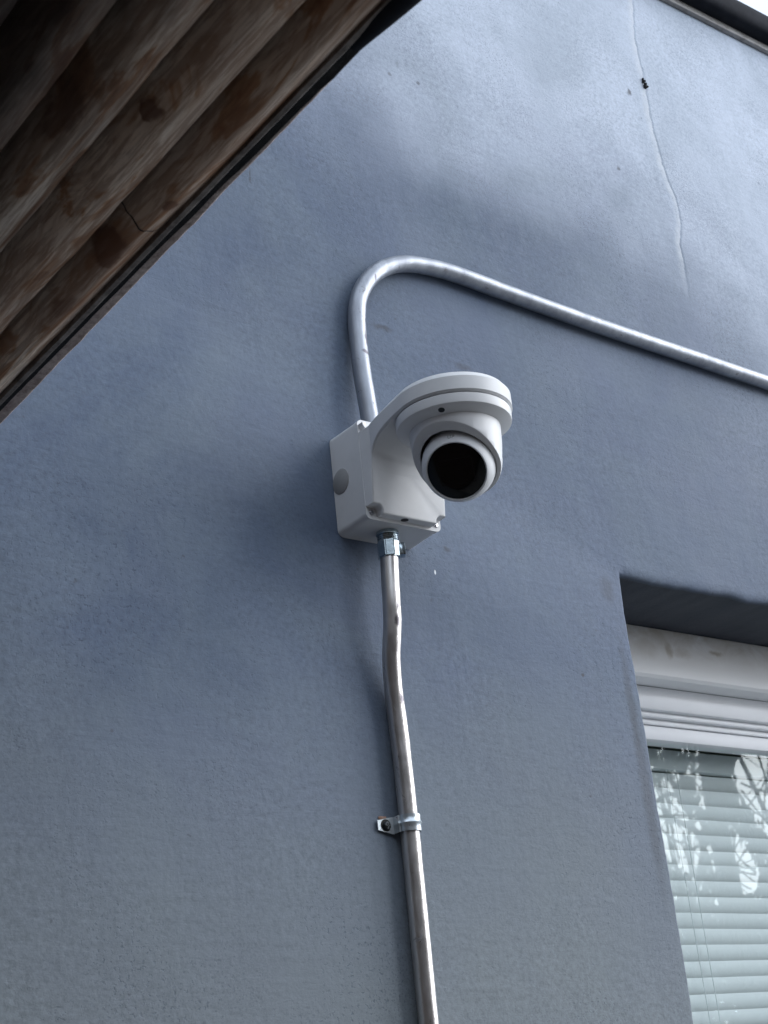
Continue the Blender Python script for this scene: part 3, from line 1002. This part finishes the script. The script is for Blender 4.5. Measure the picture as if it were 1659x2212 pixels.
# connector between the box and the lower conduit
conn = empty('conduit_connector', (.945, -.028, 2.170))
tag(conn, 'shiny zinc compression connector under the junction box holding the lower conduit', 'connector')
CX, CY = .9450, -.028
bm = bmesh.new()
p = [(0, 2.2068), (.0122, 2.2068), (.0122, 2.2035), (.0116, 2.2030)]
z = 2.2025
while z > 2.1960:
    p += [(.0108, z), (.0113, z - .0008), (.0108, z - .0016)]
    z -= .0018
p += [(.0104, 2.1945), (0, 2.1945)]
add_lathe(bm, p, 48, Matrix.Translation((CX, CY, 0)))
build('threaded_neck', bm, M_ZINC, conn, 40)
bm = bmesh.new()
fr = Matrix.Translation((CX - .0004, CY, 0)) @ Matrix.Rotation(R(14), 4, 'Z')
pts8 = [(.0124 * math.cos(2 * math.pi * k / 8 + R(22.5)), .0124 * math.sin(2 * math.pi * k / 8 + R(22.5))) for k in range(8)]
add_prism(bm, pts8, lambda q: fr @ Vector((q[0], q[1], 2.1958)), lambda q: fr @ Vector((q[0], q[1], 2.1768)))
bmesh.ops.bevel(bm, geom=bm.edges[:], offset=.0009, segments=2, affect='EDGES')
build('hex_nut', bm, M_ZINC, conn, 30)
bm = bmesh.new()                                   # side lug for the clamp screw, facing out to the right
vsb = add_box(bm, .0095, .0175, -.0055, .0055, 2.1785, 2.1925, .0010)
fr2 = Matrix.Translation((CX - .0004, CY, 0)) @ Matrix.Rotation(R(-32), 4, 'Z')
for v in bm.verts: v.co = fr2 @ v.co
build('clamp_lug', bm, M_ZINC, conn, 30)

# strap
strap = empty('conduit_strap', (.945, 0, 1.897))
tag(strap, 'small zinc one-hole strap clamping the lower conduit to the wall', 'strap')
SX, SY, SZ = .9476, -.0105, 1.8975
rr_ = CR + .0006
bm = bmesh.new()
prof2 = []                                          # centre line in x,y of the band: round the tube, then the foot on the wall
for k in range(0, 21):
    a = R(62 - 242 * k / 20)                       # from right rear over the front to the left rear
    prof2.append((SX + (rr_ + .0006) * math.cos(a), SY + (rr_ + .0006) * math.sin(a)))
foot = [(SX - .0125, -.0105), (SX - .0128, -.0060), (SX - .0140, -.0030), (SX - .0165, -.0022), (SX - .0335, -.0020)]
line = prof2[:21] + foot
hw = .0083
Nn = len(line)
rows = []
for i, (x_, y_) in enumerate(line):
    x0, y0 = line[max(i - 1, 0)]; x1, y1 = line[min(i + 1, Nn - 1)]
    tx, ty = x1 - x0, y1 - y0
    l_ = math.hypot(tx, ty) or 1
    nx_, ny_ = ty / l_, -tx / l_
    on_tube = i < 20
    row = []
    for zf in (-1, -.72, -.30, -.14, 0, .14, .30, .72, 1):
        rib = .0013 * max(0, 1 - abs(zf) / .30) if on_tube else (.0006 * max(0, 1 - abs(zf) / .3) if i < 23 else 0)
        h_ = hw
        if i == Nn - 1: h_ = hw - .0035
        if i == Nn - 1: pass
        row.append((x_ - nx_ * rib, y_ - ny_ * rib, SZ + zf * h_ + .0035 * (1 if i < 20 else max(0, (23 - i) / 3)) * .25, nx_, ny_))
    rows.append(row)
xe = line[-1][0]
lay = []
for s in (0, .0011):
    lay.append([[bm.verts.new((q[0] - q[3] * s, q[1] - q[4] * s, q[2])) for q in row] for row in rows])
for L_ in lay:
    for A, B in zip(L_, L_[1:]):
        for k in range(8): bm.faces.new((A[k], A[k + 1], B[k + 1], B[k]))
for A, B in zip(lay[0], lay[1]): pass
for k0 in (0, 8):
    for i in range(Nn - 1):
        bm.faces.new((lay[0][i][k0], lay[0][i + 1][k0], lay[1][i + 1][k0], lay[1][i][k0]))
for i in (0, Nn - 1):
    for k in range(8):
        bm.faces.new((lay[0][i][k], lay[0][i][k + 1], lay[1][i][k + 1], lay[1][i][k]))
bmesh.ops.recalc_face_normals(bm, faces=bm.faces)
build('band', bm, M_STRAP, strap, 35)
bm = bmesh.new()
fr = axis_frame((SX - .0238, -.0032, SZ), (0, -1, 0))
add_lathe(bm, [(.0062, .0), (.0062, .0002), (0, .0002)], 32, fr)
build('hole', bm, M_DARK, strap, 40)
screw_head('screw', (SX - .0234, -.0032, SZ - .0006), (0, -1, 0), .0046, M_SCREW_D, strap)
bm = bmesh.new()                                   # chip of orange masonry plug at the top of the foot
s = bmesh.ops.create_icosphere(bm, subdivisions=3, radius=.0042, matrix=Matrix.Translation((SX - .0255, -.0008, SZ + .0080)))
for v in s['verts']:
    v.co.x = (SX - .0255) + (v.co.x - SX + .0255) * 1.25
    v.co.y = -.0008 + (v.co.y + .0008) * .18
    v.co.z = SZ + .0080 + (v.co.z - SZ - .0080) * .40 + .001 * noise.noise(v.co * 300)
build('masonry_chip', bm, mat_rough('brick_dust', ((.22, .13, .10), (.32, .20, .15), (.38, .26, .20)), 200, .95, .002), strap)

# ------------------------------------------------------------------ the timber building whose eave hangs over the camera
ev = empty('timber_building', (-.6, -1.6, 0))
tag(ev, 'old timber building whose dark boarded eave fills the upper left', 'building')
EY0, EY1 = -.015, -6.0
EZ = 2.200
edges = [.4592, .4205, .3755, .3290, .2830, .2370, .1910, .145, .099, .053, .007, -.04]
bm = bmesh.new()
ny = 400
for bi, (xr, xl) in enumerate(zip(edges, edges[1:])):
    wd = xr - xl
    # profile across one board: a lopsided half round, steep on the left, gentle on the right
    pp = [(0.0, .0085), (.06, .0064), (.16, .0036), (.28, .0014), (.40, .0), (.50, .0008), (.60, .0040), (.72, .0100), (.84, .0175), (.93, .0245), (1.0, .0310)]
    prev = None
    off = bi * .0004
    for j in range(ny + 1):
        yy = EY0 + (EY1 - EY0) * (j / ny) ** 1.0
        wob = .0016 * noise.noise(Vector((bi * 5.3, yy * 9, 0))) + .0007 * noise.noise(Vector((bi * 3.3, yy * 40, 2)))
        wz = .0012 * noise.noise(Vector((bi * 2.3, yy * 6, 5)))
        row = []
        for u, h in pp:
            edge = wob * (1 - u)
            row.append(bm.verts.new((xr - u * wd * .985 + edge, yy, EZ + h + off + wz * (1 - u) + .0006 * noise.noise(Vector((xr * 30 + u, yy * 4, bi))))))
        if prev:
            for k in range(len(pp) - 1):
                bm.faces.new((prev[k], row[k], row[k + 1], prev[k + 1]))
        prev = row
bmesh.ops.recalc_face_normals(bm, faces=bm.faces)
for f in bm.faces:
    pass
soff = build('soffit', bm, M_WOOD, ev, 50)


def edge_strip(name, x0, x1, z0, z1, mat, jx, jz, seed, y0=EY0, y1=EY1, n=900, wide=0.0, bow_k=.004):
    """long strip along y whose right and lower edges wander"""
    bm = bmesh.new()
    prev = None
    for j in range(n + 1):
        yy = y0 + (y1 - y0) * j / n
        e = jx * (noise.noise(Vector((seed, yy * 22, 0))) + .6 * noise.noise(Vector((seed, yy * 75, 3))))
        g = jz * (noise.noise(Vector((seed + 9, yy * 25, 0))) + .5 * noise.noise(Vector((seed + 9, yy * 90, 0))))
        bow = -bow_k * max(0, min(.8, -yy - .1))
        c = .25 * min(x1 - x0, z1 - z0)
        f_ = max(0, min(1, (-yy - .36) / .26))
        e += wide * f_ * f_ * (3 - 2 * f_)
        pts = [(x0, z1), (x0, z0 + g), (x1 - c + e, z0 + g), (x1 + e, z0 + c + g), (x1 + e * .9, z1 - c), (x1 - c + e * .8, z1)]
        row = [bm.verts.new((px + bow, yy, pz)) for px, pz in pts]
        if prev:
            for k in range(6): bm.faces.new((prev[k], prev[(k + 1) % 6], row[(k + 1) % 6], row[k]))
        else: bm.faces.new(row)
        prev = row
    bm.faces.new(list(reversed(prev)))
    bmesh.ops.recalc_face_normals(bm, faces=bm.faces)
    return build(name, bm, mat, ev, 40)


edge_strip('drip_edge', .4600, .4650, 2.2035, 2.219, M_DRIP, .0003, .0003, 1)
edge_strip('felt_strip', .4655, .4735, 2.2085, 2.2165, M_FELT, .0007, .0005, 2, wide=.0030)
edge_strip('shingle_edge', .4690, .4838, 2.2095, 2.2176, M_SHINGLE, .0008, .0005, 3, bow_k=.016)
# dark lipped gutter bracket at the outer end of the edge
bm = bmesh.new()
sec = []
for k in range(0, 13):
    a = R(-110 + 200 * k / 12)
    sec.append((.4660 + .0125 * math.cos(a), 2.2085 + .0110 * math.sin(a)))
sec += [(.4600, 2.2195), (.4580, 2.2010)]
prev = None
for j in range(0, 41):
    yy = -.640 - 1.2 * (j / 40) ** 1.6
    g = min(1, j / 9)
    g = g * g * (3 - 2 * g)
    row = [bm.verts.new((.4640 + (x_ - .4640) * (.55 + .45 * g) + .008 * max(0, j - 6) / 34, yy, 2.209 + (z_ - 2.209) * (.5 + .5 * g))) for x_, z_ in sec]
    if prev:
        for k in range(len(sec)): bm.faces.new((prev[k], prev[(k + 1) % len(sec)], row[(k + 1) % len(sec)], row[k]))
    else: bm.faces.new(row)
    prev = row
bm.faces.new(list(reversed(prev)))
bmesh.ops.recalc_face_normals(bm, faces=bm.faces)
build('gutter_end', bm, M_COPING, ev, 40)
bm = bmesh.new()
bb = [bm.verts.new(p) for p in ((.468, EY0, 2.2180), (.468, EY1, 2.2180), (-2.2, EY1, 4.9), (-2.2, EY0, 4.9), (.468, EY0, 2.2400), (.468, EY1, 2.2400), (-2.2, EY1, 4.94), (-2.2, EY0, 4.94))]
for q in ((0, 1, 2, 3), (4, 7, 6, 5), (0, 4, 5, 1), (3, 2, 6, 7), (0, 3, 7, 4), (1, 5, 6, 2)): bm.faces.new([bb[i] for i in q])
bmesh.ops.recalc_face_normals(bm, faces=bm.faces)
build('roof', bm, M_ROOF, ev, 0)
bm = bmesh.new()
add_box(bm, -2.15, -.045, EY1 + .01, EY0, .002, 2.722)
add_box(bm, -2.45, -2.202, EY1, EY0, .002, 4.95)
add_box(bm, -2.2, .42, EY1 - .2, EY1, 2.3, 4.9)
build('wall', bm, M_CEDAR, ev, 0)
bm = bmesh.new()                                   # unseen block added across the passage to cut sky light on the wall
add_box(bm, -.044, 3.6, -6.4, -3.1, .002, 3.45)
build('sky_blocker', bm, M_CEDAR, ev, 0)


# ------------------------------------------------------------------ trees behind the photographer, seen mirrored in the pane
AZ0 = R(50)
TDIR = Vector((math.sin(AZ0), -math.cos(AZ0), 0))
TSID = Vector((math.cos(AZ0), math.sin(AZ0), 0))
TB = Vector((0, 1.592, 0)) + TDIR * 8.0            # foot of the leaf curtain
GAPS = ((-.265, 3.05, .05, .20, 0), (-.085, 3.31, .028, .08, .1), (-.035, 3.18, .032, .11, .35), (-.15, 3.04, .10, .038, .5), (-.175, 2.85, .032, .10, .05),
        (.02, 2.77, .085, .13, .2), (.26, 3.08, .10, .27, .28), (-.20, 3.34, .014, .05, .2), (-.05, 2.60, .03, .03, 0), (-.6, 2.9, .12, .2, 0), (.65, 3.1, .12, .2, .3))


def in_gap(s_, z_):
    s_ += .035 * noise.noise(Vector((s_ * 16, z_ * 16, 1)))
    z_ += .045 * noise.noise(Vector((s_ * 16, z_ * 16, 5)))
    for gs, gz, rs, rz, sk in GAPS:
        rs, rz = rs * 1.15 + .006, rz * 1.1
        ds, dz = s_ - gs, z_ - gz
        ds += sk * dz
        if (ds / rs) ** 2 + (dz / rz) ** 2 < 1: return True
    return False


def leaf(bm, p, q, l, w):
    s_ = q.orthogonal().normalized()
    s_ = Matrix.Rotation(random.uniform(0, 6.28), 3, q) @ s_
    m_ = p + q * l * .45
    bm.faces.new([bm.verts.new(x_) for x_ in (p, m_ + s_ * w, p + q * l, m_ - s_ * w)])


t = empty('leafy_tree', TB + TDIR * .6)
tag(t, 'dark drooping leafy tree seen only as a reflection in the window glass', 'tree')
bm = bmesh.new()
b0, top = TB + TDIR * .6, TB + TDIR * .5 + Vector((0, 0, 3.9))
add_tube(bm, smooth_path([b0, b0 + Vector((.06, .05, 1.2)), b0 + Vector((-.05, .02, 2.6)), top], 5), lambda f_: .12 * (1 - .7 * f_), 12)
for k in range(14):
    a = random.uniform(-1, 1)
    s0 = b0 + Vector((0, 0, 2.0 + .13 * k))
    e = TB + TSID * a * .7 + TDIR * random.uniform(-.1, .5) + Vector((0, 0, random.uniform(2.5, 3.8)))
    add_tube(bm, smooth_path([s0, s0.lerp(e, .5) + Vector((0, 0, .25)), e], 5), lambda f_: .022 * (1 - .8 * f_), 7)
build('trunk', bm, M_BARK, t)
bm = bmesh.new()
n = 0
while n < 11500:
    s_, z_ = random.uniform(-.75, .75), random.uniform(2.25, 3.9)
    if (s_ / .75) ** 2 + ((z_ - 2.8) / 1.25) ** 2 > 1 + .25 * noise.noise(Vector((s_ * 3, z_ * 3, 0))): continue
    n += 1
    q = Vector((random.gauss(0, .35), random.gauss(0, .35), -1)).normalized()
    l = random.uniform(.05, .10)
    if any(in_gap(s_ + q.dot(TSID) * l * f_, z_ + q.z * l * f_) for f_ in (0, .5, 1)): continue
    leaf(bm, TB + TSID * s_ + TDIR * random.uniform(-.15, .35) + Vector((0, 0, z_)), q, l, l * random.uniform(.14, .22))
# bare twigs crossing the gaps
for gs, gz, rs, rz, sk in GAPS:
    for k in range(13):
        a = random.uniform(0, 6.28)
        p0 = TB + TSID * (gs + rs * 1.3 * math.cos(a)) + Vector((0, 0, gz + rz * 1.3 * math.sin(a)))
        a += math.pi + random.uniform(-.9, .9)
        p1 = TB + TSID * (gs + rs * 1.3 * math.cos(a)) + Vector((0, 0, gz + rz * 1.3 * math.sin(a)))
        add_tube(bm, smooth_path([p0, p0.lerp(p1, .5) + Vector((0, 0, -.02)), p1], 3), random.uniform(.002, .0065), 5)
build('crown', bm, M_LEAF, t, 0)

hedge = empty('hedge', TB + Vector((0, 0, 0)))
tag(hedge, 'dark clipped hedge below the tree, mirrored low in the window glass', 'hedge')
bm = bmesh.new()
for k in range(5200):
    s_, z_, d_ = random.uniform(-.6, .6), random.uniform(.05, 2.62), random.uniform(0, .5)
    q = Vector((random.gauss(0, 1), random.gauss(0, 1), random.gauss(.3, 1))).normalized()
    l = random.uniform(.08, .14)
    leaf(bm, TB + TSID * s_ + TDIR * (.25 + d_) + Vector((0, 0, z_)), q, l, l * .3)
build('leaves', bm, M_LEAF, hedge, 0)
bm = bmesh.new()
for k in range(6):
    p0 = TB + TSID * (-.5 + .2 * k) + TDIR * .5
    add_tube(bm, smooth_path([p0, p0 + Vector((.05, 0, 1)), p0 + Vector((0, .04, 2.2))], 4), .02, 7)
build('stems', bm, M_BARK, hedge)

scene.cycles.use_denoising = True
